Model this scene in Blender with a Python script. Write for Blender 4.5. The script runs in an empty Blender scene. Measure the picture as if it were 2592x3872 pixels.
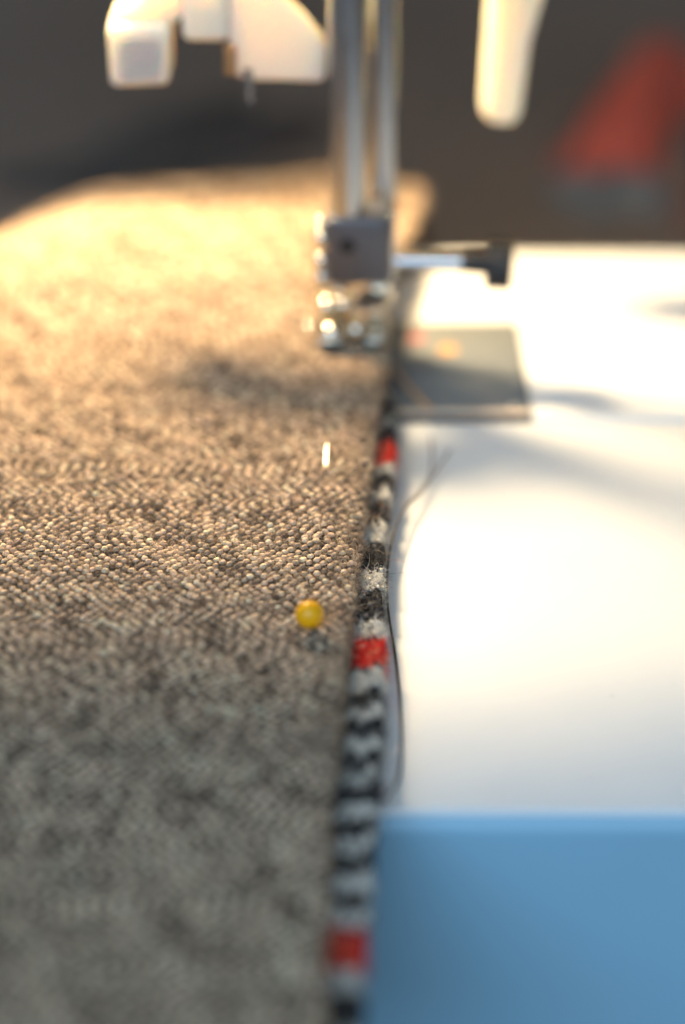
import bpy, bmesh, math, random
import numpy as np
from mathutils import Vector, Matrix

random.seed(7)
rng = np.random.default_rng(7)
S = 0.001                      # all lengths below are written in millimetres
scene = bpy.context.scene

# ------------------------------------------------------------------ camera
cam_data = bpy.data.cameras.new("camera")
cam = bpy.data.objects.new("camera", cam_data)
scene.collection.objects.link(cam)
cam.location = (0, 0, 197 * S)
cam.rotation_euler = (math.radians(90 - 27.34), 0, 0)
cam_data.sensor_fit = 'VERTICAL'
cam_data.sensor_height = 23.6
cam_data.sensor_width = 15.8
cam_data.lens = 57.5
cam_data.clip_start = 0.01
cam_data.clip_end = 50
cam_data.dof.use_dof = True
cam_data.dof.focus_distance = 0.400
cam_data.dof.aperture_fstop = 3.5
cam_data.dof.aperture_blades = 0
scene.camera = cam

# ------------------------------------------------------------------ world, window light, exposure
world = bpy.data.worlds.new("World")
scene.world = world
world.use_nodes = True
bg = world.node_tree.nodes["Background"]
bg.inputs[0].default_value = (1.0, 0.92, 0.82, 1)
bg.inputs[1].default_value = 0.13

win = bpy.data.lights.new("window_daylight", 'AREA')
win.shape = 'RECTANGLE'
win.size = 1.7
win.size_y = 1.0
win.energy = 27
win.color = (0.50, 0.74, 1.0)
wo = bpy.data.objects.new("window_daylight", win)
scene.collection.objects.link(wo)
wo.location = (-0.35, -0.95, 0.95)
wo.rotation_euler = (Vector((0.0, 0.35, 0.0)) - wo.location).to_track_quat('-Z', 'Y').to_euler()

BULB_STRENGTH = 610
scene.view_settings.view_transform = 'Standard'
scene.view_settings.look = 'None'
scene.view_settings.exposure = 0.0
scene.view_settings.gamma = 1.0
scene.render.engine = 'CYCLES'
scene.cycles.caustics_reflective = False
scene.cycles.caustics_refractive = False


# ------------------------------------------------------------------ helpers
def link(o, parent=None):
    scene.collection.objects.link(o)
    if parent:
        o.parent = parent
    return o


def tag(o, label=None, cat=None, group=None, kind=None):
    if label: o["label"] = label
    if cat: o["category"] = cat
    if group: o["group"] = group
    if kind: o["kind"] = kind
    return o


def empty(name, loc=(0, 0, 0)):
    o = bpy.data.objects.new(name, None)
    o.empty_display_size = 0.01
    o.location = Vector(loc) * S
    return link(o)


def finish(name, bm, mat, parent=None, smooth=True, bevel=0, seg=3, origin=None):
    """bm is in mm in world coordinates."""
    me = bpy.data.meshes.new(name)
    bmesh.ops.recalc_face_normals(bm, faces=bm.faces)
    bmesh.ops.scale(bm, vec=(S, S, S), verts=bm.verts)
    if bevel:
        es = [e for e in bm.edges if len(e.link_faces) == 2 and e.calc_face_angle(0) > 0.6]
        bmesh.ops.bevel(bm, geom=es, offset=bevel * S, segments=seg, profile=0.5, affect='EDGES', clamp_overlap=True)
    bm.to_mesh(me)
    bm.free()
    if smooth:
        me.polygons.foreach_set("use_smooth", [True] * len(me.polygons))
        try:
            me.set_sharp_from_angle(angle=math.radians(40))
        except Exception:
            pass
    me.materials.append(mat)
    o = bpy.data.objects.new(name, me)
    link(o, parent)
    if parent is not None:
        o.matrix_parent_inverse = Matrix.Translation(-parent.location) if parent.type == 'EMPTY' else Matrix.Identity(4)
    return o


def box(bm, x0, x1, y0, y1, z0, z1):
    r = bmesh.ops.create_cube(bm, size=1)
    bmesh.ops.scale(bm, vec=(x1 - x0, y1 - y0, z1 - z0), verts=r['verts'])
    bmesh.ops.translate(bm, vec=((x0 + x1) / 2, (y0 + y1) / 2, (z0 + z1) / 2), verts=r['verts'])
    return r['verts']


def rod(bm, p, q, r0, r1=None, seg=32):
    p, q = Vector(p), Vector(q)
    r1 = r0 if r1 is None else r1
    d = q - p
    m = Matrix.Translation((p + q) / 2) @ d.to_track_quat('Z', 'Y').to_matrix().to_4x4()
    return bmesh.ops.create_cone(bm, cap_ends=True, segments=seg, radius1=r0, radius2=r1, depth=d.length, matrix=m)['verts']


def ball(bm, c, r, u=24, v=16, sc=(1, 1, 1)):
    m = Matrix.Translation(c) @ Matrix.Diagonal((*sc, 1))
    return bmesh.ops.create_uvsphere(bm, u_segments=u, v_segments=v, radius=r, matrix=m)['verts']


def prism(bm, pts, y0, y1):
    """polygon in (x, z), extruded along y"""
    a = [bm.verts.new((x, y0, z)) for x, z in pts]
    b = [bm.verts.new((x, y1, z)) for x, z in pts]
    bm.faces.new(a)
    bm.faces.new(b[::-1])
    n = len(pts)
    for i in range(n):
        j = (i + 1) % n
        bm.faces.new((a[i], b[i], b[j], a[j]))


def tube(bm, pts, rads, seg=10):
    pts = [Vector(p) for p in pts]
    rings = []
    up = Vector((0, 0, 1))
    for i, p in enumerate(pts):
        d = (pts[min(i + 1, len(pts) - 1)] - pts[max(i - 1, 0)]).normalized()
        a = d.cross(up)
        if a.length < 1e-4: a = Vector((1, 0, 0))
        a.normalize()
        b = a.cross(d).normalized()
        r = rads[i] if hasattr(rads, '__len__') else rads
        rings.append([bm.verts.new(p + a * r * math.cos(t) + b * r * math.sin(t)) for t in [2 * math.pi * k / seg for k in range(seg)]])
    for r0, r1 in zip(rings, rings[1:]):
        for k in range(seg):
            bm.faces.new((r0[k], r0[(k + 1) % seg], r1[(k + 1) % seg], r1[k]))
    bm.faces.new(rings[0][::-1])
    bm.faces.new(rings[-1])


def catmull(P, n=10):
    P = [Vector(p) for p in P]
    Q = [P[0] * 2 - P[1]] + P + [P[-1] * 2 - P[-2]]
    out = []
    for i in range(1, len(Q) - 2):
        a, b, c, d = Q[i - 1:i + 3]
        for k in range(n):
            t = k / n
            out.append(0.5 * ((2 * b) + (c - a) * t + (2 * a - 5 * b + 4 * c - d) * t * t + (-a + 3 * b - 3 * c + d) * t ** 3))
    out.append(P[-1])
    return out


# ------------------------------------------------------------------ materials
def new_mat(name):
    m = bpy.data.materials.new(name)
    m.use_nodes = True
    return m, m.node_tree.nodes, m.node_tree.links, m.node_tree.nodes["Principled BSDF"]


def simple(name, col, rough=0.5, metal=0.0, noise=0.0, nscale=300, bump=0.0, sub=0.0, spec=0.5):
    m, N, L, p = new_mat(name)
    p.inputs["Base Color"].default_value = (*col, 1)
    p.inputs["Roughness"].default_value = rough
    p.inputs["Metallic"].default_value = metal
    p.inputs["Specular IOR Level"].default_value = spec
    if sub:
        p.inputs["Subsurface Weight"].default_value = sub
        p.inputs["Subsurface Radius"].default_value = (0.010, 0.0072, 0.0042)
        p.inputs["Subsurface Scale"].default_value = 1.0
    if noise or bump:
        tc = N.new("ShaderNodeTexCoord")
        nz = N.new("ShaderNodeTexNoise")
        nz.inputs["Scale"].default_value = nscale
        nz.inputs["Detail"].default_value = 6
        L.new(tc.outputs["Object"], nz.inputs["Vector"])
        if noise:
            mx = N.new("ShaderNodeMix"); mx.data_type = 'RGBA'
            mx.inputs[6].default_value = tuple(c * (1 - noise) for c in col) + (1,)
            mx.inputs[7].default_value = tuple(min(1, c * (1 + noise)) for c in col) + (1,)
            L.new(nz.outputs["Fac"], mx.inputs[0])
            L.new(mx.outputs[2], p.inputs["Base Color"])
            rr = N.new("ShaderNodeMapRange")
            rr.inputs["To Min"].default_value = max(0.02, rough * 0.75)
            rr.inputs["To Max"].default_value = min(1, rough * 1.3)
            L.new(nz.outputs["Fac"], rr.inputs["Value"])
            L.new(rr.outputs[0], p.inputs["Roughness"])
        if bump:
            b = N.new("ShaderNodeBump")
            b.inputs["Strength"].default_value = bump
            b.inputs["Distance"].default_value = 0.0002
            L.new(nz.outputs["Fac"], b.inputs["Height"])
            L.new(b.outputs[0], p.inputs["Normal"])
    return m


def wool_mat(name, gain=1.0):
    """colour of each yarn float comes from a colour attribute, fine fibre grain on top"""
    m, N, L, p = new_mat(name)
    at = N.new("ShaderNodeAttribute"); at.attribute_name = "yarn"
    tc = N.new("ShaderNodeTexCoord")
    nz = N.new("ShaderNodeTexNoise")
    nz.inputs["Scale"].default_value = 5200
    nz.inputs["Detail"].default_value = 3
    mp = N.new("ShaderNodeMapping")
    mp.inputs["Rotation"].default_value = (0, 0, math.radians(25))
    mp.inputs["Scale"].default_value = (0.45, 1.3, 1.3)
    L.new(tc.outputs["Object"], mp.inputs[0]); L.new(mp.outputs[0], nz.inputs["Vector"])
    rmp = N.new("ShaderNodeMapRange")
    rmp.inputs["From Min"].default_value = 0.3; rmp.inputs["From Max"].default_value = 0.7
    rmp.inputs["To Min"].default_value = 0.55 * gain; rmp.inputs["To Max"].default_value = 1.35 * gain
    L.new(nz.outputs["Fac"], rmp.inputs["Value"])
    mu = N.new("ShaderNodeVectorMath"); mu.operation = 'SCALE'
    L.new(at.outputs["Color"], mu.inputs[0]); L.new(rmp.outputs[0], mu.inputs["Scale"])
    L.new(mu.outputs[0], p.inputs["Base Color"])
    p.inputs["Roughness"].default_value = 0.7
    p.inputs["Specular IOR Level"].default_value = 0.15
    p.inputs["Sheen Weight"].default_value = 0.0
    p.inputs["Sheen Roughness"].default_value = 0.4
    b = N.new("ShaderNodeBump")
    b.inputs["Strength"].default_value = 0.8
    b.inputs["Distance"].default_value = 0.00012
    L.new(nz.outputs["Fac"], b.inputs["Height"]); L.new(b.outputs[0], p.inputs["Normal"])
    return m


def fibre_mat(name):
    m, N, L, p = new_mat(name)
    at = N.new("ShaderNodeAttribute"); at.attribute_name = "yarn"
    L.new(at.outputs["Color"], p.inputs["Base Color"])
    p.inputs["Roughness"].default_value = 0.5
    p.inputs["Specular IOR Level"].default_value = 0.5
    return m


def bed_mat():
    m, N, L, p = new_mat("machine_bed_plastic")
    tc = N.new("ShaderNodeTexCoord")
    nz = N.new("ShaderNodeTexNoise"); nz.inputs["Scale"].default_value = 55; nz.inputs["Detail"].default_value = 8
    L.new(tc.outputs["Object"], nz.inputs["Vector"])
    # sparse scuffs and lint specks
    vz = N.new("ShaderNodeTexNoise"); vz.inputs["Scale"].default_value = 420; vz.inputs["Detail"].default_value = 2
    mp = N.new("ShaderNodeMapping"); mp.inputs["Scale"].default_value = (0.5, 1.6, 1)
    L.new(tc.outputs["Object"], mp.inputs[0]); L.new(mp.outputs[0], vz.inputs["Vector"])
    st = N.new("ShaderNodeMapRange")
    st.inputs["From Min"].default_value = 0.73; st.inputs["From Max"].default_value = 0.80
    L.new(vz.outputs["Fac"], st.inputs["Value"])
    c1 = N.new("ShaderNodeMix"); c1.data_type = 'RGBA'
    c1.inputs[6].default_value = (0.74, 0.785, 0.81, 1)
    c1.inputs[7].default_value = (0.82, 0.85, 0.86, 1)
    L.new(nz.outputs["Fac"], c1.inputs[0])
    c2 = N.new("ShaderNodeMix"); c2.data_type = 'RGBA'
    c2.inputs[7].default_value = (0.45, 0.45, 0.44, 1)
    L.new(st.outputs[0], c2.inputs[0]); L.new(c1.outputs[2], c2.inputs[6])
    L.new(c2.outputs[2], p.inputs["Base Color"])
    rr = N.new("ShaderNodeMapRange")
    rr.inputs["To Min"].default_value = 0.28; rr.inputs["To Max"].default_value = 0.46
    L.new(nz.outputs["Fac"], rr.inputs["Value"]); L.new(rr.outputs[0], p.inputs["Roughness"])
    fb = N.new("ShaderNodeTexNoise"); fb.inputs["Scale"].default_value = 1500
    L.new(tc.outputs["Object"], fb.inputs["Vector"])
    b = N.new("ShaderNodeBump"); b.inputs["Strength"].default_value = 0.25; b.inputs["Distance"].default_value = 0.00006
    L.new(fb.outputs["Fac"], b.inputs["Height"]); L.new(b.outputs[0], p.inputs["Normal"])
    return m


def smoked_mat():
    m, N, L, p = new_mat("smoked_clear_plastic")
    p.inputs["Base Color"].default_value = (0.21, 0.235, 0.25, 1)
    p.inputs["Roughness"].default_value = 0.4
    p.inputs["Alpha"].default_value = 0.84
    p.inputs["Specular IOR Level"].default_value = 0.3
    return m


def glow_mat():
    m, N, L, p = new_mat("bulb_glow")
    p.inputs["Emission Color"].default_value = (1.0, 0.72, 0.40, 1)
    p.inputs["Emission Strength"].default_value = BULB_STRENGTH
    return m


M_BED = bed_mat()
M_CASING = simple("blue_casing_plastic", (0.25, 0.47, 0.62), 0.42, noise=0.05, nscale=40, bump=0.15)
M_WHITE = simple("white_abs_plastic", (0.84, 0.78, 0.64), 0.35, sub=0.9)
M_STEEL = simple("satin_steel_bar", (0.48, 0.50, 0.53), 0.24, 1.0, noise=0.12, nscale=500)
M_CHROME = simple("polished_chrome", (0.80, 0.74, 0.63), 0.14, 1.0)
M_BLOCK = simple("dark_nickel_block", (0.135, 0.14, 0.16), 0.45, 0.85, noise=0.15, nscale=700)
M_BLACK = simple("black_knob_plastic", (0.012, 0.012, 0.013), 0.5)
M_DARK = simple("dark_cavity_metal", (0.05, 0.052, 0.055), 0.5, 0.4)
M_SMOKE = smoked_mat()
M_TABLE = simple("dark_table_laminate", (0.245, 0.20, 0.168), 0.6, noise=0.35, nscale=9, spec=0.3)
M_YELLOW = simple("yellow_glazed_head", (0.92, 0.43, 0.005), 0.36, spec=0.4)
M_PIN = simple("nickel_pin_steel", (0.8, 0.78, 0.73), 0.28, 1.0)
M_THREAD = simple("dark_thread", (0.022, 0.02, 0.02), 0.6)
M_TANTHREAD = simple("tan_thread", (0.62, 0.36, 0.17), 0.6)
M_ORANGE = simple("orange_thread", (0.85, 0.38, 0.04), 0.6, noise=0.2, nscale=900)
M_RED = simple("red_woven_cloth", (0.95, 0.15, 0.10), 0.8, noise=0.45, nscale=45)
M_GREYCLOTH = simple("grey_cloth", (0.20, 0.21, 0.22), 0.85, noise=0.2, nscale=100)
M_PINKCLOTH = simple("dusty_pink_cloth", (0.26, 0.15, 0.13), 0.85, noise=0.2, nscale=100)
M_DARKPATCH = simple("dark_patch_grey", (0.09, 0.082, 0.078), 0.9, noise=0.3, nscale=60)
M_WOOL = wool_mat("taupe_wool_weave")
M_PLAID = wool_mat("plaid_wool_weave")
M_FIBRE = fibre_mat("wool_fibre")
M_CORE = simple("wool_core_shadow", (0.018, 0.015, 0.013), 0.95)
M_COREB = simple("plaid_core", (0.03, 0.03, 0.032), 0.95)
M_GLOW = glow_mat()
M_BRASS = simple("brown_clip", (0.32, 0.17, 0.07), 0.4)

# ------------------------------------------------------------------ table (the surface)
bm = bmesh.new()
bmesh.ops.create_grid(bm, x_segments=1, y_segments=1, size=2500)
bmesh.ops.translate(bm, vec=(0, 1500, -62), verts=bm.verts)
tag(finish("table_top", bm, M_TABLE, smooth=False), "dark grey brown table top under and behind the sewing machine", "table", kind="structure")

# ------------------------------------------------------------------ sewing machine
mach = empty("sewing_machine", (0, 400, -62))
tag(mach, "white sewing machine with chrome bars, needle clamp and smoked bobbin cover", "sewing machine")


def rounded_panel(x0, x1, y0, y1, z0, z1, rf, rb, n=8):
    """profile in (y, z) with rounded upper front / rear edges, extruded in x"""
    prof = [(y0, z0)]
    for k in range(n + 1):
        a = math.pi / 2 * k / n
        prof.append((y0 + rf - rf * math.cos(a), z1 - rf + rf * math.sin(a)))
    for k in range(n + 1):
        a = math.pi / 2 * k / n
        prof.append((y1 - rb + rb * math.sin(a), z1 - rb + rb * math.cos(a)))
    prof.append((y1, z0))
    b = bmesh.new()
    A = [b.verts.new((x0, y, z)) for y, z in prof]
    B = [b.verts.new((x1, y, z)) for y, z in prof]
    b.faces.new(A); b.faces.new(B[::-1])
    for i in range(len(prof)):
        j = (i + 1) % len(prof)
        b.faces.new((A[i], A[j], B[j], B[i]))
    return b


bed = finish("bed_front_panel", rounded_panel(-54, 170, 294.0, 422.3, -4.6, -2.4, 0.5, 0.5), M_BED, mach)
casing = finish("front_casing", rounded_panel(-54, 170, 292.6, 422.0, -62, -2.95, 3.2, 0.5), M_CASING, mach)
rear = finish("bed_rear_panel", rounded_panel(-54, 170, 424.1, 511, -62, -2.4, 0.5, 2.5), M_BED, mach)
# well for the bobbin, cut into the rear panel
bm = bmesh.new(); box(bm, 9.0, 35.8, 423.0, 469.4, -17, 6)
cut = finish("well_cutter", bm, M_DARK, None, smooth=False)
md = rear.modifiers.new("well", 'BOOLEAN'); md.object = cut; md.operation = 'DIFFERENCE'; md.solver = 'EXACT'
bpy.context.view_layer.update()
dg = bpy.context.evaluated_depsgraph_get()
nm = bpy.data.meshes.new_from_object(rear.evaluated_get(dg))
rear.modifiers.clear(); rear.data = nm
nm.materials.clear(); nm.materials.append(M_BED)
bpy.data.objects.remove(cut)
# liner of the well
bm = bmesh.new(); box(bm, 9.05, 35.75, 424.15, 469.35, -16.9, -2.9)
bmesh.ops.delete(bm, geom=[f for f in bm.faces if f.normal.z > 0.9], context='FACES_ONLY')
finish("bobbin_well", bm, M_DARK, mach, smooth=False)
# bobbin
bm = bmesh.new(); rod(bm, (20.8, 451, -14), (20.8, 451, -4.2), 7.2)
bob = finish("bobbin", bm, M_ORANGE, mach)
for z in (-14.6, -3.9):
    bm = bmesh.new(); rod(bm, (20.8, 451, z - 0.3), (20.8, 451, z + 0.3), 5.0 if z > -5 else 10.2)
    finish("flange", bm, M_SMOKE, bob)
bm = bmesh.new(); ball(bm, (14.4, 458.5, -3.8), 1.7, sc=(1, 1, 0.6))
finish("latch_button", bm, simple("red_button", (0.65, 0.05, 0.05), 0.5), mach)
# smoked cover with its pale front lip
bm = bmesh.new(); box(bm, 9.3, 35.5, 424.4, 469.1, -2.75, -1.95)
cover = finish("bobbin_cover", bm, M_SMOKE, mach, bevel=0.2, seg=2)
bm = bmesh.new(); box(bm, 9.4, 35.3, 424.5, 426.6, -1.94, -1.72)
finish("front_lip", bm, simple("frosted_lip", (0.66, 0.57, 0.47), 0.4), cover, bevel=0.06, seg=2)
bm = bmesh.new(); rod(bm, (32.5, 428.2, -1.94), (32.5, 428.2, -1.80), 1.1)
finish("release_mark", bm, M_WHITE, cover)
for nm_, mx, my, mr, mc in (("bobbin_orange_spot", 20.9, 455.0, 1.9, (0.62, 0.33, 0.10)), ("bobbin_red_spot", 14.9, 460.5, 1.6, (0.50, 0.12, 0.11))):  # spots on the cover stand in for bobbin thread seen through it
    bm = bmesh.new(); rod(bm, (mx, my, -1.94), (mx, my, -1.84), mr)
    finish(nm_, bm, simple(nm_ + "_paint", mc, 0.5), cover)
bm = bmesh.new(); tube(bm, [(9.7, 446.5, -1.65), (12.8, 436, -1.68), (16.6, 426, -1.7)], 0.42)
finish("bobbin_thread", bm, M_TANTHREAD, mach)

# needle bar + clamp
bm = bmesh.new(); rod(bm, (0.9, 440, 33), (0.3, 440, 165), 3.35, 3.9, 48)
nbar = finish("needle_bar", bm, M_STEEL, mach)
bm = bmesh.new(); rod(bm, (0.9, 440, 31.6), (0.9, 440, 34.2), 2.7)
finish("bar_collar", bm, M_BLACK, nbar)
bm = bmesh.new(); box(bm, -3.0, 8.6, 436, 447, 19.4, 32.8)
clamp = finish("needle_clamp", bm, M_BLOCK, mach, bevel=0.9, seg=4)
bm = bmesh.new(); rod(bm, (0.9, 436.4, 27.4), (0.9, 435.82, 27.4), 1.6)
finish("screw_hole_shade", bm, M_BLACK, clamp)  # black disc on the face, painting the shade inside a hole
for z, r, yy in ((31.2, 1.2, 438.5), (28.2, 1.9, 438.5), (23.6, 1.9, 438.5), (20.2, 1.7, 438.5)):
    bm = bmesh.new(); ball(bm, (-4.0, yy, z), r, sc=(0.9, 1, 1)); rod(bm, (-3.4, yy, z), (-2.2, yy, z), r * 0.8)
    finish("side_screw", bm, M_CHROME, clamp)
bm = bmesh.new(); box(bm, 8.7, 9.9, 437.5, 446, 19.4, 33.0)
finish("guide_plate", bm, M_STEEL, clamp, bevel=0.3)
bm = bmesh.new(); rod(bm, (8.2, 441, 22.4), (23.2, 441, 22.2), 1.75)
scr = finish("clamp_screw", bm, M_STEEL, mach)
bm = bmesh.new(); rod(bm, (22.4, 441, 22.2), (27.2, 441, 22.0), 1.9, 2.2)
finish("knob_neck", bm, M_BLACK, scr)
bm = bmesh.new()
kn = 22; p0, p1 = Vector((27.3, 441, 22.1)), Vector((32.2, 440.4, 21.9))
ax = (p1 - p0).normalized(); q = ax.to_track_quat('Z', 'Y').to_matrix()
ra, rb_ = [], []
for k in range(kn * 2):
    a = math.pi * k / kn
    rr = 5.0 if k % 2 else 4.6
    v = q @ Vector((rr * math.cos(a), rr * math.sin(a), 0))
    ra.append(bm.verts.new(p0 + v)); rb_.append(bm.verts.new(p1 + v * 0.98))
bm.faces.new(ra[::-1]); bm.faces.new(rb_)
for k in range(kn * 2):
    j = (k + 1) % (kn * 2); bm.faces.new((ra[k], ra[j], rb_[j], rb_[k]))
finish("thumb_knob", bm, M_BLACK, scr, smooth=False, bevel=0.25, seg=1)
bm = bmesh.new(); rod(bm, (2.6, 441, 19), (2.6, 441, 8.2), 0.55, 0.45)
finish("needle", bm, M_CHROME, mach)

# presser bar behind, with foot
bm = bmesh.new(); rod(bm, (7.3, 452, 20), (7.1, 452, 165), 3.0, 3.0, 48)
finish("presser_bar", bm, M_STEEL, mach)
bm = bmesh.new()
prism(bm, [(3.6, 9.5), (9.4, 9.5), (9.8, 13), (9.2, 17.6), (6.0, 18.0), (4.6, 16.4)], 446, 456)
foot = finish("presser_foot", bm, M_CHROME, mach, bevel=0.8, seg=4)
for x0, x1 in ((-4.8, 0.9), (4.2, 8.4)):
    bm = bmesh.new()
    pr = [(431.5, 10.2), (432.3, 9.2), (436, 7.75), (460, 7.6), (460, 9.2), (440, 9.4), (434.5, 10.4)]
    A = [bm.verts.new((x0, y, z)) for y, z in pr]; B = [bm.verts.new((x1, y, z)) for y, z in pr]
    bm.faces.new(A); bm.faces.new(B[::-1])
    for i in range(len(pr)):
        j = (i + 1) % len(pr); bm.faces.new((A[i], A[j], B[j], B[i]))
    finish("toe", bm, M_CHROME, foot, bevel=0.4, seg=3)
bm = bmesh.new(); rod(bm, (-4.6, 449, 11.2), (9.2, 449, 11.2), 1.5)
finish("hinge_pin", bm, M_CHROME, foot)
for (x, y, z, r) in ((-3.0, 441, 13.4, 1.9), (0.1, 442, 13.2, 1.7), (-0.8, 440, 17.0, 1.3), (-2.2, 435, 10.3, 2.0), (2.6, 436, 10.4, 1.8), (-6.2, 437, 10.4, 1.0)):
    bm = bmesh.new(); ball(bm, (x, y, z), r); rod(bm, (x, y, z), (x + (3 - x) * 0.4, y + 4, z - 1.0), r * 0.7)
    finish("highlight_ball", bm, M_CHROME, foot)  # chrome balls added to catch round, blurred lamp highlights
bm = bmesh.new(); vs = box(bm, -3.4, 3.4, -2.6, 2.6, -0.6, 0.6)
nrm = Vector((-0.274, -0.447, 0.852)).normalized()
bmesh.ops.transform(bm, matrix=Matrix.Translation((5.4, 438.6, 15.0)) @ nrm.to_track_quat('Z', 'Y').to_matrix().to_4x4(), verts=vs)
finish("glare_plate", bm, simple("brushed_nickel", (0.78, 0.73, 0.64), 0.3, 1.0), foot, bevel=0.5)  # added plate, tilted to throw the lamp's glare at the camera
bm = bmesh.new(); tube(bm, [(9.0, 447, 15.5), (13, 447, 18), (19, 447, 20.5)], [1.2, 1.1, 0.9])
finish("release_arm", bm, M_DARK, foot)

# threader hanging left of the bars
G0 = 444
bm = bmesh.new()
prism(bm, [(-42.4, 56.6), (-31.6, 57.0), (-31.2, 68.6), (-42.6, 68.4)], G0 - 4, G0 + 7)
thr = finish("needle_threader", bm, M_WHITE, mach, bevel=1.4, seg=4)
for k in range(6):
    z = 58.2 + k * 1.35
    bm = bmesh.new(); box(bm, -40.6, -33.0, G0 - 4.4, G0 - 3.9, z, z + 0.7)
    finish("grip_rib", bm, M_WHITE, thr, bevel=0.18, seg=2)
bm = bmesh.new()
prism(bm, [(-41.6, 66.6), (-32.0, 66.6), (-28.6, 69.6), (-21, 70.4), (-21, 77), (-34.6, 77), (-37.2, 72.4), (-41.8, 70.0)], G0 - 2.0, G0 + 5)
finish("threader_arm", bm, M_WHITE, thr, bevel=1.0, seg=3)
bm = bmesh.new(); box(bm, -29.0, -20.3, G0 - 3.6, G0 + 4.6, 65.0, 77.4)
finish("threader_block", bm, M_WHITE, thr, bevel=1.6, seg=4)
bm = bmesh.new()
prism(bm, [(-20.2, 58.6), (-17.0, 57.6), (-3.2, 57.2), (-2.8, 63.6), (-6.4, 68.2), (-11.2, 73.2), (-14, 77.6), (-21.4, 77.6)], G0 - 3.0, G0 + 4)
finish("threader_guide", bm, M_WHITE, thr, bevel=1.2, seg=4)
bm = bmesh.new(); box(bm, -21.4, -19.4, G0 - 4.2, G0 - 2.8, 59.0, 64.6)
finish("threader_clip", bm, M_BRASS, thr, bevel=0.4)
bm = bmesh.new(); rod(bm, (-17.3, G0 - 2.4, 60), (-17.0, G0 - 2.8, 53.4), 1.0, 0.65)
finish("threader_hook", bm, M_STEEL, thr)
bm = bmesh.new(); rod(bm, (-23, G0 + 4, 75), (-23, G0 + 4, 163), 1.3)
finish("threader_rod", bm, M_STEEL, thr)

# presser lifting lever at the right, behind the bars
bm = bmesh.new()
prism(bm, [(27.6, 39.6), (29.6, 37.6), (33.6, 37.3), (35.4, 39.4), (36.8, 54), (41.5, 72), (41, 165), (29.2, 165), (28.4, 62)], 476, 484)
finish("presser_lever", bm, M_WHITE, mach, bevel=1.5, seg=4)

# head above the frame, with the lamp under it
bm = bmesh.new(); box(bm, -95, 75, 428, 526, 164, 264)
head = finish("machine_head", bm, M_WHITE, mach, bevel=8, seg=5)
bm = bmesh.new(); box(bm, -130, -19, 502.5, 505.5, 65, 165)
finish("added_lamp_blocker", bm, M_DARK, head, bevel=0.8)  # unseen plate added and sized to cut lamp light on the rear cloth
bm = bmesh.new(); box(bm, -94, 74, 428.5, 431.5, 98, 165)
finish("added_light_lip", bm, M_WHITE, head, bevel=0.8)  # unseen lip added to fade the lamp over the front of the bed
bm = bmesh.new(); rod(bm, (-60, 488, 165), (-60, 488, 157), 6.5)
finish("lamp_socket", bm, M_DARK, head)
bm = bmesh.new(); ball(bm, (-60, 488, 148), 11.0, 20, 12, sc=(1.8, 1, 1))
finish("light_bulb", bm, M_GLOW, head)


# ------------------------------------------------------------------ cloth
def interp(tab):
    g = np.array([t[0] for t in tab], float); v = np.array([t[1] for t in tab], float)
    # smooth the piecewise linear table a little
    gg = np.arange(g[0] - 30, g[-1] + 30, 1.0)
    vv = np.interp(gg, g, v)
    k = np.hanning(15); k /= k.sum()
    vs = np.convolve(np.pad(vv, 7, mode='edge'), k, mode='valid')
    return lambda x: np.interp(x, gg, vs)


taupe_edge = interp([(205, -2.9), (236, -2.6), (255, -2.6), (277, -2.0), (298, -1.3), (322, 0.1), (350, 1.8), (365, 2.7), (381, 4.0),
                     (398, 4.7), (417, 6.5), (437, 8.0), (465, 9.5), (490, 13), (520, 18.0), (560, 20), (610, 21)])
plaid_edge = interp([(205, 1.2), (240, 2.4), (259, 3.8), (281, 5.0), (303, 5.9), (329, 6.8), (342, 6.6), (355, 6.9), (371, 7.6), (387, 8.9),
                     (399, 9.8), (423, 9.6), (444, 9.0), (470, 9.0), (500, 9.5)])
zrear_t = ([-110, -95, -78, -52, -28, -4, 10, 17, 25], [-22, -17, -10, 0, 5, 8.5, 7.0, 4.0, -3])


def wob(x, g):
    return (0.35 * np.sin(x * 0.11 + g * 0.05 + 1.0) + 0.28 * np.sin(x * 0.19 - g * 0.083 + 2.1)
            + 0.16 * np.sin(x * 0.37 + g * 0.29) + 0.10 * np.sin(g * 0.61 - x * 0.23 + 0.7))


def ztop_taupe(x, g):
    s = np.clip((g - 462) / 90, 0, 1)
    zr = np.interp(x, *zrear_t)
    s2 = np.clip((g - np.interp(x, [-80, -52], [466, 500])) / 85, 0, 1)
    z = 7.6 + wob(x, g) * (1 - 0.3 * s) + np.maximum(zr - 7.6, 0) * s * s * (3 - 2 * s) + np.minimum(zr - 7.6, 0) * s2 * s2 * (3 - 2 * s2)
    d = np.clip((g - 528) / 44, 0, 1)
    z = z - 60 * d * d
    # pressed down under the foot, and a dimple where the pin goes in
    z = z - 0.5 * np.exp(-(((x - 2) / 9) ** 2 + ((g - 447) / 16) ** 2))
    z = z - 0.8 * np.exp(-(((x + 4.8) / 1.3) ** 2 + ((g - 342.0) / 2.2) ** 2))
    z = z + 0.7 * np.exp(-(((x + 4.0) / 2.6) ** 2 + ((g - 361.0) / 10) ** 2))
    z = z - 0.5 * np.exp(-(((x + 2.7) / 1.2) ** 2 + ((g - 383.0) / 1.8) ** 2))
    # gentle sag where it hangs out in front of the bed
    z = z - 1.2 * np.clip((290 - g) / 80, 0, 1) ** 2
    return z


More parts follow.
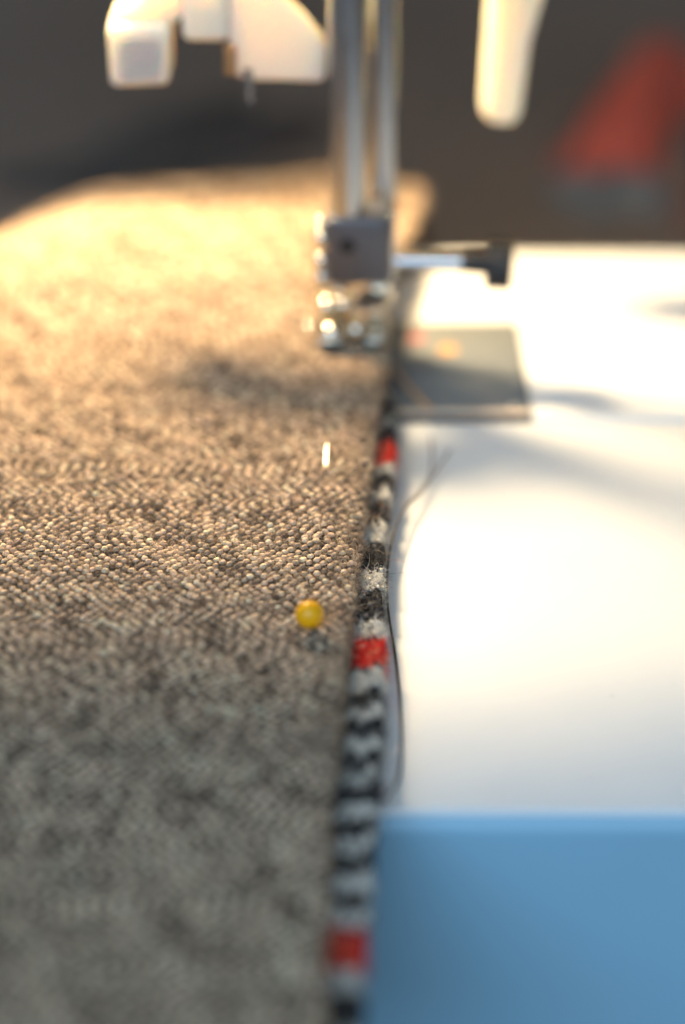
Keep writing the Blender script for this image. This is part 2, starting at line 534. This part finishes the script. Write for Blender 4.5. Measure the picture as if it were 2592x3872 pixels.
def ztop_plaid(x, g):
    near = np.clip((x - taupe_edge(g) + 0.2) / 3.0, 0, 1)
    return 3.6 - 1.0 * (1 - near * near * (3 - 2 * near)) + 0.5 * wob(x + 20, g) - 1.2 * np.clip((290 - g) / 80, 0, 1) ** 2


edge_shift = {taupe_edge: 0.25, plaid_edge: -0.65}


def surf(edge, ztop, R, s, g, jit=None):
    """s>0: flat distance left of the rounding; s<0: round the edge and then straight down"""
    xe = edge(g) + edge_shift[edge] + 0.22 * np.sin(g * 0.9) * np.sin(g * 0.23 + 1) + (0 if jit is None else jit)
    a = np.clip(-s / R, 0, math.pi / 2)
    down = np.clip(-s - R * math.pi / 2, 0, None)
    x = xe - R + R * np.sin(a) - np.clip(s, 0, None)
    z = ztop(x, g) - R * (1 - np.cos(a)) - down
    return x, z, a


# half-ellipsoid template for one yarn float
def template(k):
    V = []
    for ph in (-0.45, 0.25, 0.85):
        for i in range(k):
            t = 2 * math.pi * (i + 0.5 * (ph > 0)) / k
            V.append((math.cos(ph) * math.cos(t), math.cos(ph) * math.sin(t), math.sin(ph)))
    V.append((0, 0, 1))
    F = []
    for r in range(2):
        for i in range(k):
            j = (i + 1) % k
            a, b, c, d = r * k + i, r * k + j, (r + 1) * k + j, (r + 1) * k + i
            F += [(a, b, c), (a, c, d)]
    for i in range(k):
        F.append((2 * k + i, 2 * k + (i + 1) % k, 3 * k))
    return np.array(V), np.array(F)


def build_floats(name, P, T, B, Nn, L, W, Hh, col, mat, parent, k=7):
    """P centres, T/B/Nn frame vectors (n,3), L/W/Hh half sizes (n,)"""
    V, F = template(k)
    n = len(P)
    co = (P[:, None, :] + V[None, :, 0, None] * (T * L[:, None])[:, None, :] + V[None, :, 1, None] * (B * W[:, None])[:, None, :]
          + V[None, :, 2, None] * (Nn * Hh[:, None])[:, None, :])
    co = co + rng.normal(0, 0.025, co.shape)
    co = (co * S).reshape(-1, 3).astype(np.float32)
    fi = (F[None] + (np.arange(n) * len(V))[:, None, None]).reshape(-1, 3).astype(np.int32)
    me = bpy.data.meshes.new(name)
    me.vertices.add(len(co)); me.vertices.foreach_set("co", co.ravel())
    me.loops.add(fi.size); me.loops.foreach_set("vertex_index", fi.ravel())
    me.polygons.add(len(fi))
    me.polygons.foreach_set("loop_start", np.arange(0, fi.size, 3, dtype=np.int32))
    me.polygons.foreach_set("use_smooth", np.ones(len(fi), dtype=bool))
    at = me.color_attributes.new("yarn", 'FLOAT_COLOR', 'POINT')
    c4 = np.ones((n, len(V), 4), np.float32); c4[:, :, :3] = col[:, None, :]
    at.data.foreach_set("color", c4.ravel())
    me.update(calc_edges=True)
    me.materials.append(mat)
    o = bpy.data.objects.new(name, me)
    link(o, parent)
    tag(o, kind="stuff")
    return o


def smooth_noise(x, y, seed, n=9, f0=0.05, f1=0.5):
    r = np.random.default_rng(seed)
    v = np.zeros_like(x)
    for i in range(n):
        f = f0 * (f1 / f0) ** (i / (n - 1)); a = r.uniform(0, 2 * math.pi)
        v += np.sin(f * (x * math.cos(a) + y * math.sin(a)) * 2 * math.pi + r.uniform(0, 6.3))
    return v / math.sqrt(n / 2)


def frames(edge, ztop, R, s, g, jit=None):
    e = 0.15
    x, z, a = surf(edge, ztop, R, s, g, jit)
    x1, z1, _ = surf(edge, ztop, R, s - e, g, jit)
    x2, z2, _ = surf(edge, ztop, R, s, g + e, jit)
    P = np.stack([x, g, z], 1)
    T = np.stack([x1 - x, np.zeros_like(x), z1 - z], 1); T /= np.linalg.norm(T, axis=1)[:, None]
    B = np.stack([np.zeros_like(x), np.full_like(x, e), (z2 - z) * (s > -0.5)], 1); B /= np.linalg.norm(B, axis=1)[:, None]
    Nn = np.cross(T, B); Nn /= np.linalg.norm(Nn, axis=1)[:, None]
    return P, T, B, Nn


def fuzz_curves(name, P, T, B, Nn, col, parent, length=(0.6, 2.0), rad=0.022, npt=6, lift=(0.3, 1.0)):
    n = len(P)
    hc = bpy.data.hair_curves.new(name)
    hc.add_curves([npt] * n)
    ang = rng.uniform(0, 2 * math.pi, n)
    d = T * np.cos(ang)[:, None] + B * np.sin(ang)[:, None] + Nn * rng.uniform(*lift, n)[:, None]
    d /= np.linalg.norm(d, axis=1)[:, None]
    side = np.cross(d, rng.normal(size=(n, 3))); side /= np.linalg.norm(side, axis=1)[:, None]
    ln = rng.uniform(*length, n)
    curl = rng.normal(0, 1.6, n)
    pts = np.zeros((n, npt, 3))
    cur = P.copy(); dd = d.copy()
    for i in range(npt):
        pts[:, i] = cur
        cur = cur + dd * (ln / (npt - 1))[:, None]
        dd = dd + side * (curl / (npt - 1))[:, None] + rng.normal(0, 0.18, dd.shape)
        dd /= np.linalg.norm(dd, axis=1)[:, None]
    hc.attributes["position"].data.foreach_set("vector", (pts * S).astype(np.float32).ravel())
    ra = hc.attributes.get("radius") or hc.attributes.new("radius", 'FLOAT', 'POINT')
    rr = np.tile(np.linspace(1, 0.45, npt), (n, 1)) * rad * S
    ra.data.foreach_set("value", rr.astype(np.float32).ravel())
    at = hc.attributes.new("yarn", 'FLOAT_COLOR', 'CURVE')
    c4 = np.ones((n, 4), np.float32); c4[:, :3] = col
    at.data.foreach_set("color", c4.ravel())
    hc.materials.append(M_FIBRE)
    o = bpy.data.objects.new(name, hc)
    link(o, parent)
    tag(o, kind="stuff")
    return o


def core_sheet(name, edge, ztop, R, smax, g0, g1, sink, thick, mat, ext=0.0):
    """closed slab under the yarns: upper skin sunk below the floats, plus an underside"""
    gs = np.arange(g0, g1 + 0.1, 2.5)
    ss = np.concatenate([np.linspace(-R * math.pi / 2 - 0.3 - ext, 0, 7), np.linspace(1.5, smax, 40)])
    rows = []
    b = bmesh.new()
    for g in gs:
        ga = np.full_like(ss, g)
        P, T, B, Nn = frames(edge, ztop, R, ss, ga)
        Q = P - Nn * sink
        top = [b.verts.new(q) for q in Q]
        xs = Q[:, 0].copy(); xs[:7] = np.minimum(xs[:7], Q[6, 0] + R * 0.6)
        zb = np.minimum(Q[:, 2] - 0.05, ztop(Q[:, 0], ga) - thick)
        bot = [b.verts.new((x, g, z)) for x, z in zip(Q[:, 0], zb)]
        rows.append((top, bot))
    m = len(ss)
    for (t0, b0), (t1, b1) in zip(rows, rows[1:]):
        for i in range(m - 1):
            b.faces.new((t0[i], t0[i + 1], t1[i + 1], t1[i]))
            b.faces.new((b0[i], b1[i], b1[i + 1], b0[i + 1]))
        b.faces.new((t0[0], t1[0], b1[0], b0[0]))
        b.faces.new((t0[-1], b0[-1], b1[-1], t1[-1]))
    for t, bo in (rows[0], rows[-1]):
        for i in range(m - 1):
            b.faces.new((t[i], t[i + 1], bo[i + 1], bo[i]))
    return finish(name, b, mat)


# ---- taupe wool, upper layer
PITCH = 0.98
R_T = 1.5
G0T, G1T = 214, 584
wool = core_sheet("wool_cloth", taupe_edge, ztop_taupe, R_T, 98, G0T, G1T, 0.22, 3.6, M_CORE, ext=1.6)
tag(wool, "taupe and cream tweed wool cloth lying under the presser foot", "cloth")

ns = int((98 + R_T * math.pi / 2 + 1.9) / PITCH); ng = int((G1T - G0T) / PITCH)
I, J = np.meshgrid(np.arange(ns), np.arange(ng), indexing='ij')
I = I.ravel(); J = J.ravel()
s = -R_T * math.pi / 2 - 1.8 + I * PITCH
g = G0T + J * PITCH
# yarns are not perfectly straight
s = s + 0.16 * np.sin(J * 0.9 + I * 0.05) * 0 + 0.22 * smooth_noise(s, g, 3, f0=0.02, f1=0.25)
g = g + 0.22 * smooth_noise(s, g, 4, f0=0.02, f1=0.25)
s += rng.normal(0, 0.045, s.shape); g += rng.normal(0, 0.045, g.shape)
edge_jit = rng.normal(0, 0.18, ng)[J]
P, T, B, Nn = frames(taupe_edge, ztop_taupe, R_T, s, g, edge_jit)
vis = (P[:, 0] > -(0.150 * (P[:, 1] * 0.889 + 88) + 9))
weft = ((I + J) % 2 == 0)
# yarn colours: melange of oatmeal, taupe and near black fibres
wy = rng.uniform(-1, 1, ng)[J]; wx = rng.uniform(-1, 1, ns)[I]
mel = 0.23 * smooth_noise(P[:, 0] * 1.0, P[:, 1] * 0.8, 11, f0=0.07, f1=0.45) + rng.normal(0, 0.42, len(P)) + np.where(weft, 0.95 + 0.30 * wy, -1.35 + 0.35 * wx)
c_dark = np.array([0.018, 0.014, 0.013]); c_mid = np.array([0.150, 0.108, 0.078]); c_lite = np.array([0.84, 0.66, 0.48])
t = np.clip((mel + 1.5) / 3.0, 0, 1)[:, None]
col = np.where(t < 0.5, c_dark + (c_mid - c_dark) * (t / 0.5), c_mid + (c_lite - c_mid) * ((t - 0.5) / 0.5))
col *= rng.uniform(0.85, 1.15, (len(P), 1)) * np.array([1, 1, 1]) + rng.normal(0, 0.012, (len(P), 3))
col = np.clip(col * 0.94 * np.array([1.035, 0.985, 0.93]), 0.008, 0.8)
tw = rng.normal(0.30, 0.14, len(P))                # twist makes each float lean
ct, sn = np.cos(tw)[:, None], np.sin(tw)[:, None]
Tw = np.where(weft[:, None], T * ct + B * sn, B * ct - T * sn)
Bw = np.cross(Nn, Tw)
Ln = np.where(weft, 0.66, 0.60) * PITCH * rng.uniform(0.9, 1.15, len(P))
Wd = np.where(weft, 0.47, 0.42) * PITCH * rng.uniform(0.75, 1.25, len(P))
Hh = np.where(weft, 0.56, 0.36) * PITCH * rng.uniform(0.8, 1.25, len(P))
off = np.where(weft, 0.04, -0.24) + rng.normal(0, 0.05, len(P))
Pf = P + Nn * (off - 0.25)[:, None]
v = vis
build_floats("weave", Pf[v], Tw[v], Bw[v], Nn[v], Ln[v], Wd[v], Hh[v], col[v], M_WOOL, wool)

# fuzz on the wool
cand = np.where(vis & (P[:, 1] > 290) & (P[:, 1] < 440))[0]
near_edge = cand[s[cand] < 2.0]
idx = np.concatenate([rng.choice(cand, 42000), rng.choice(near_edge, 7000)])
fc = np.clip(col[idx] * 0.8 + np.array([0.07, 0.054, 0.037]) * rng.uniform(0.8, 1.7, (len(idx), 1)), 0.02, 0.75)
fuzz_curves("fuzz", P[idx] + Nn[idx] * 0.08 + rng.normal(0, 0.3, (len(idx), 3)) * np.array([1, 1, 0]), T[idx], B[idx], Nn[idx], fc, wool,
            length=(0.6, 2.4), rad=0.026, lift=(0.05, 0.6))

# ---- plaid wool, lower layer that sticks out along the seam
R_P = 0.6
plaid = core_sheet("plaid_cloth", plaid_edge, ztop_plaid, R_P, 26, G0T, 500, 0.25, 4.6, M_COREB, ext=1.8)
tag(plaid, "black, white and red checked wool cloth peeking out under the tweed edge", "cloth")
PP = 0.80
ns = int((9.5 + R_P * math.pi / 2 + 2.1) / PP); ng = int((500 - G0T) / PP)
I, J = np.meshgrid(np.arange(ns), np.arange(ng), indexing='ij'); I = I.ravel(); J = J.ravel()
s = -R_P * math.pi / 2 - 2.0 + I * PP
g = G0T + J * PP
g = g + 0.25 * smooth_noise(s, g, 8, f0=0.02, f1=0.2)
s += rng.normal(0, 0.08, s.shape); g += rng.normal(0, 0.08, g.shape)
edge_jit = rng.normal(0, 0.20, ng)[J]
P, T, B, Nn = frames(plaid_edge, ztop_plaid, R_P, s, g, edge_jit)
weft = ((I + J) % 4 < 2)
# bands read along the seam, slanted a little like a broken twill
gb = g + 1.0 * (np.floor((s + 1.1) / 1.9) % 2) - 0.5 + rng.normal(0, 0.42, len(g)) + 0.12 * s + 0.45 * smooth_noise(s * 1.4, g, 21, f0=0.04, f1=0.3)
WH = [(245.6, 250.8), (259.8, 264.0), (266.8, 271.2), (274.8, 279.2), (283.0, 287.5), (291.2, 295.6), (299.0, 303.6), (307.8, 312.6), (315.6, 322.8),
      (331.2, 338.0), (345.6, 353.5), (362.4, 371.0), (377.4, 383.2), (388.8, 393.2), (409, 411.5), (421, 423), (432, 434), (226, 230), (235, 239)]
RD = [(250.8, 259.8), (322.8, 331.2), (393.2, 401.2)]
colp = np.tile(np.array([[0.018, 0.018, 0.020]]), (len(g), 1)) * rng.uniform(0.6, 1.8, (len(g), 1))
for a, b_ in WH:
    sh = 0.09 * (b_ - a); k = (gb > a + sh) & (gb < b_ - sh); colp[k] = np.array([0.58, 0.555, 0.49]) * rng.uniform(0.75, 1.15, (k.sum(), 1))
for a, b_ in RD:
    k = (gb > a) & (gb < b_)
    lite = rng.uniform(size=k.sum()) < 0.20
    cc = np.where(lite[:, None], np.array([[0.68, 0.16, 0.08]]), np.array([[0.58, 0.016, 0.010]])) * rng.uniform(0.75, 1.15, (k.sum(), 1))
    colp[k] = cc
swap = rng.uniform(size=len(g)) < 0.05
colp[swap] = np.array([0.20, 0.19, 0.18])
tw = rng.normal(0.45, 0.2, len(P)); ct, sn = np.cos(tw)[:, None], np.sin(tw)[:, None]
Tw = np.where(weft[:, None], T * ct + B * sn, B * ct - T * sn); Bw = np.cross(Nn, Tw)
n = len(P)
keep = P[:, 0] > taupe_edge(P[:, 1]) - 6.0
Pf = P - Nn * 0.25 + Nn * rng.normal(0, 0.07, n)[:, None]
k = keep
build_floats("weave", Pf[k], Tw[k], Bw[k], Nn[k], (0.72 * PP * rng.uniform(0.9, 1.2, n))[k], (0.52 * PP * rng.uniform(0.9, 1.2, n))[k],
             (0.5 * PP * rng.uniform(0.8, 1.3, n))[k], colp[k], M_PLAID, plaid)
cand = np.where((P[:, 0] > taupe_edge(P[:, 1]) - 0.5) & (P[:, 1] > 290) & (P[:, 1] < 430))[0]
idx = rng.choice(cand, 11000)
fc = np.clip(colp[idx] * rng.uniform(0.9, 1.5, (len(idx), 1)), 0.015, 0.8)
fuzz_curves("fuzz", P[idx] + Nn[idx] * 0.1 + rng.normal(0, 0.25, (len(idx), 3)), T[idx], B[idx], Nn[idx], fc, plaid,
            length=(0.5, 1.7), rad=0.024, lift=(0.15, 1.1))
# a few long stray hairs on the seam
cand = np.where((P[:, 0] > taupe_edge(P[:, 1])) & (P[:, 1] > 345) & (P[:, 1] < 382))[0]
idx = rng.choice(cand, 60)
cs = np.array([[0.55, 0.36, 0.2], [0.7, 0.55, 0.38], [0.06, 0.05, 0.05]])[rng.integers(0, 3, 60)]
cs[:8] = (0.55, 0.02, 0.03)
fuzz_curves("stray_hairs", P[idx] + Nn[idx] * 0.2, T[idx], B[idx], Nn[idx], cs, plaid, length=(2.0, 4.5), rad=0.03, npt=12, lift=(0.4, 1.0))

# ------------------------------------------------------------------ pin
HX, HY, HZ = -4.95, 327.2, 10.4
pin = empty("pin", (HX, HY, HZ))
tag(pin, "straight pin with a round yellow head stuck through the tweed", "pin")
bm = bmesh.new(); ball(bm, (HX, HY, HZ), 2.2, 40, 28)
finish("pin_head", bm, M_YELLOW, pin)
bm = bmesh.new()
tube(bm, catmull([(HX, HY + 1.6, HZ - 0.2), (-4.9, 331.5, 7.6), (-4.8, 340, 5.6), (-4.2, 360, 5.4), (-3.2, 378, 6.2), (-2.7, 385.5, 8.1), (-2.6, 388.5, 9.2)], 6), 0.40, 12)
finish("pin_shaft", bm, M_PIN, pin)

# ------------------------------------------------------------------ loose thread along the seam
bm = bmesh.new()
main = [(5.4, 287.5, 3.4), (6.6, 293, 1.2), (8.0, 301, -1.4), (8.6, 311, -1.9), (8.6, 323, -1.9), (8.1, 336, -1.6), (7.2, 348.5, -0.4), (7.3, 359, 0.8), (8.3, 369, 1.2), (10.6, 381, 0.8)]
tube(bm, catmull(main + [(13.0, 388, 0.0), (15.2, 396, -1.0), (16.2, 405, -2.0), (16.3, 415, -2.0)], 10), 0.12, 8)
tube(bm, catmull([(x + 0.16, y - 0.1, z + 0.05) for x, y, z in main] + [(13.6, 388, 0.0), (16.4, 398, -1.0), (19.6, 409.5, -2.0)], 10), 0.12, 8)
tag(finish("loose_thread", bm, M_THREAD), "two thin dark thread ends curving beside the checked seam", "thread")


# ------------------------------------------------------------------ blurred cloths and a dark patch on the table behind
def crumple(name, c, sx, sy, rot, h, mat, seed, label, dome=False):
    b = bmesh.new()
    nx, ny = 40, 40
    r = np.random.default_rng(seed)
    U, W = np.meshgrid(np.linspace(-1, 1, nx), np.linspace(-1, 1, ny), indexing='ij')
    z = h * (0.45 + 0.3 * smooth_noise(U * 10, W * 10, seed, f0=0.03, f1=0.2)) * np.clip(1.15 - (np.abs(U) ** 3 + np.abs(W) ** 3) * 0.8, 0.03, 1)
    if dome:
        z = h * np.sqrt(np.clip(1.02 - (U ** 2 + W ** 2) * 0.92, 0.0, 1)) * (0.88 + 0.10 * smooth_noise(U * 10, W * 10, seed, f0=0.03, f1=0.2))
    z = np.maximum(z, 0.8)
    x = U * sx * (1 + 0.12 * np.sin(W * 4 + seed)); y = W * sy * (1 + 0.10 * np.sin(U * 5 + seed * 2))
    ca, sa = math.cos(rot), math.sin(rot)
    X = c[0] + x * ca - y * sa; Y = c[1] + x * sa + y * ca; Z = -62 + z
    vs = [[b.verts.new((X[i, j], Y[i, j], Z[i, j])) for j in range(ny)] for i in range(nx)]
    bo = [[b.verts.new((X[i, j], Y[i, j], -61.7)) for j in range(ny)] for i in range(nx)]
    for i in range(nx - 1):
        for j in range(ny - 1):
            b.faces.new((vs[i][j], vs[i + 1][j], vs[i + 1][j + 1], vs[i][j + 1]))
    rim = [(i, 0) for i in range(nx)] + [(nx - 1, j) for j in range(1, ny)] + [(i, ny - 1) for i in range(nx - 2, -1, -1)] + [(0, j) for j in range(ny - 2, 0, -1)]
    for k in range(len(rim)):
        (i, j), (i2, j2) = rim[k], rim[(k + 1) % len(rim)]
        b.faces.new((vs[i][j], bo[i][j], bo[i2][j2], vs[i2][j2]))
    bmesh.ops.delete(b, geom=[v for v in b.verts if not v.link_faces], context='VERTS')
    return tag(finish(name, b, mat), label, "cloth")


crumple("red_cloth", (97, 775), 14, 54, math.radians(-21), 22, M_RED, 5, "blurred bunched red cloth far back on the table", dome=True)
crumple("grey_cloth", (80, 704), 17, 16, math.radians(15), 9, M_GREYCLOTH, 6, "blurred pale grey cloth scrap in front of the red cloth")
crumple("pink_cloth", (110, 698), 11, 22, math.radians(-10), 10, M_PINKCLOTH, 9, "blurred dusty pink cloth at the right behind the bed")
crumple("dark_patch", (-52, 745), 26, 52, math.radians(-38), 8, M_DARKPATCH, 12, "blurred dark grey low patch behind the tweed on the left")  # low dark mound added to make the back left darker
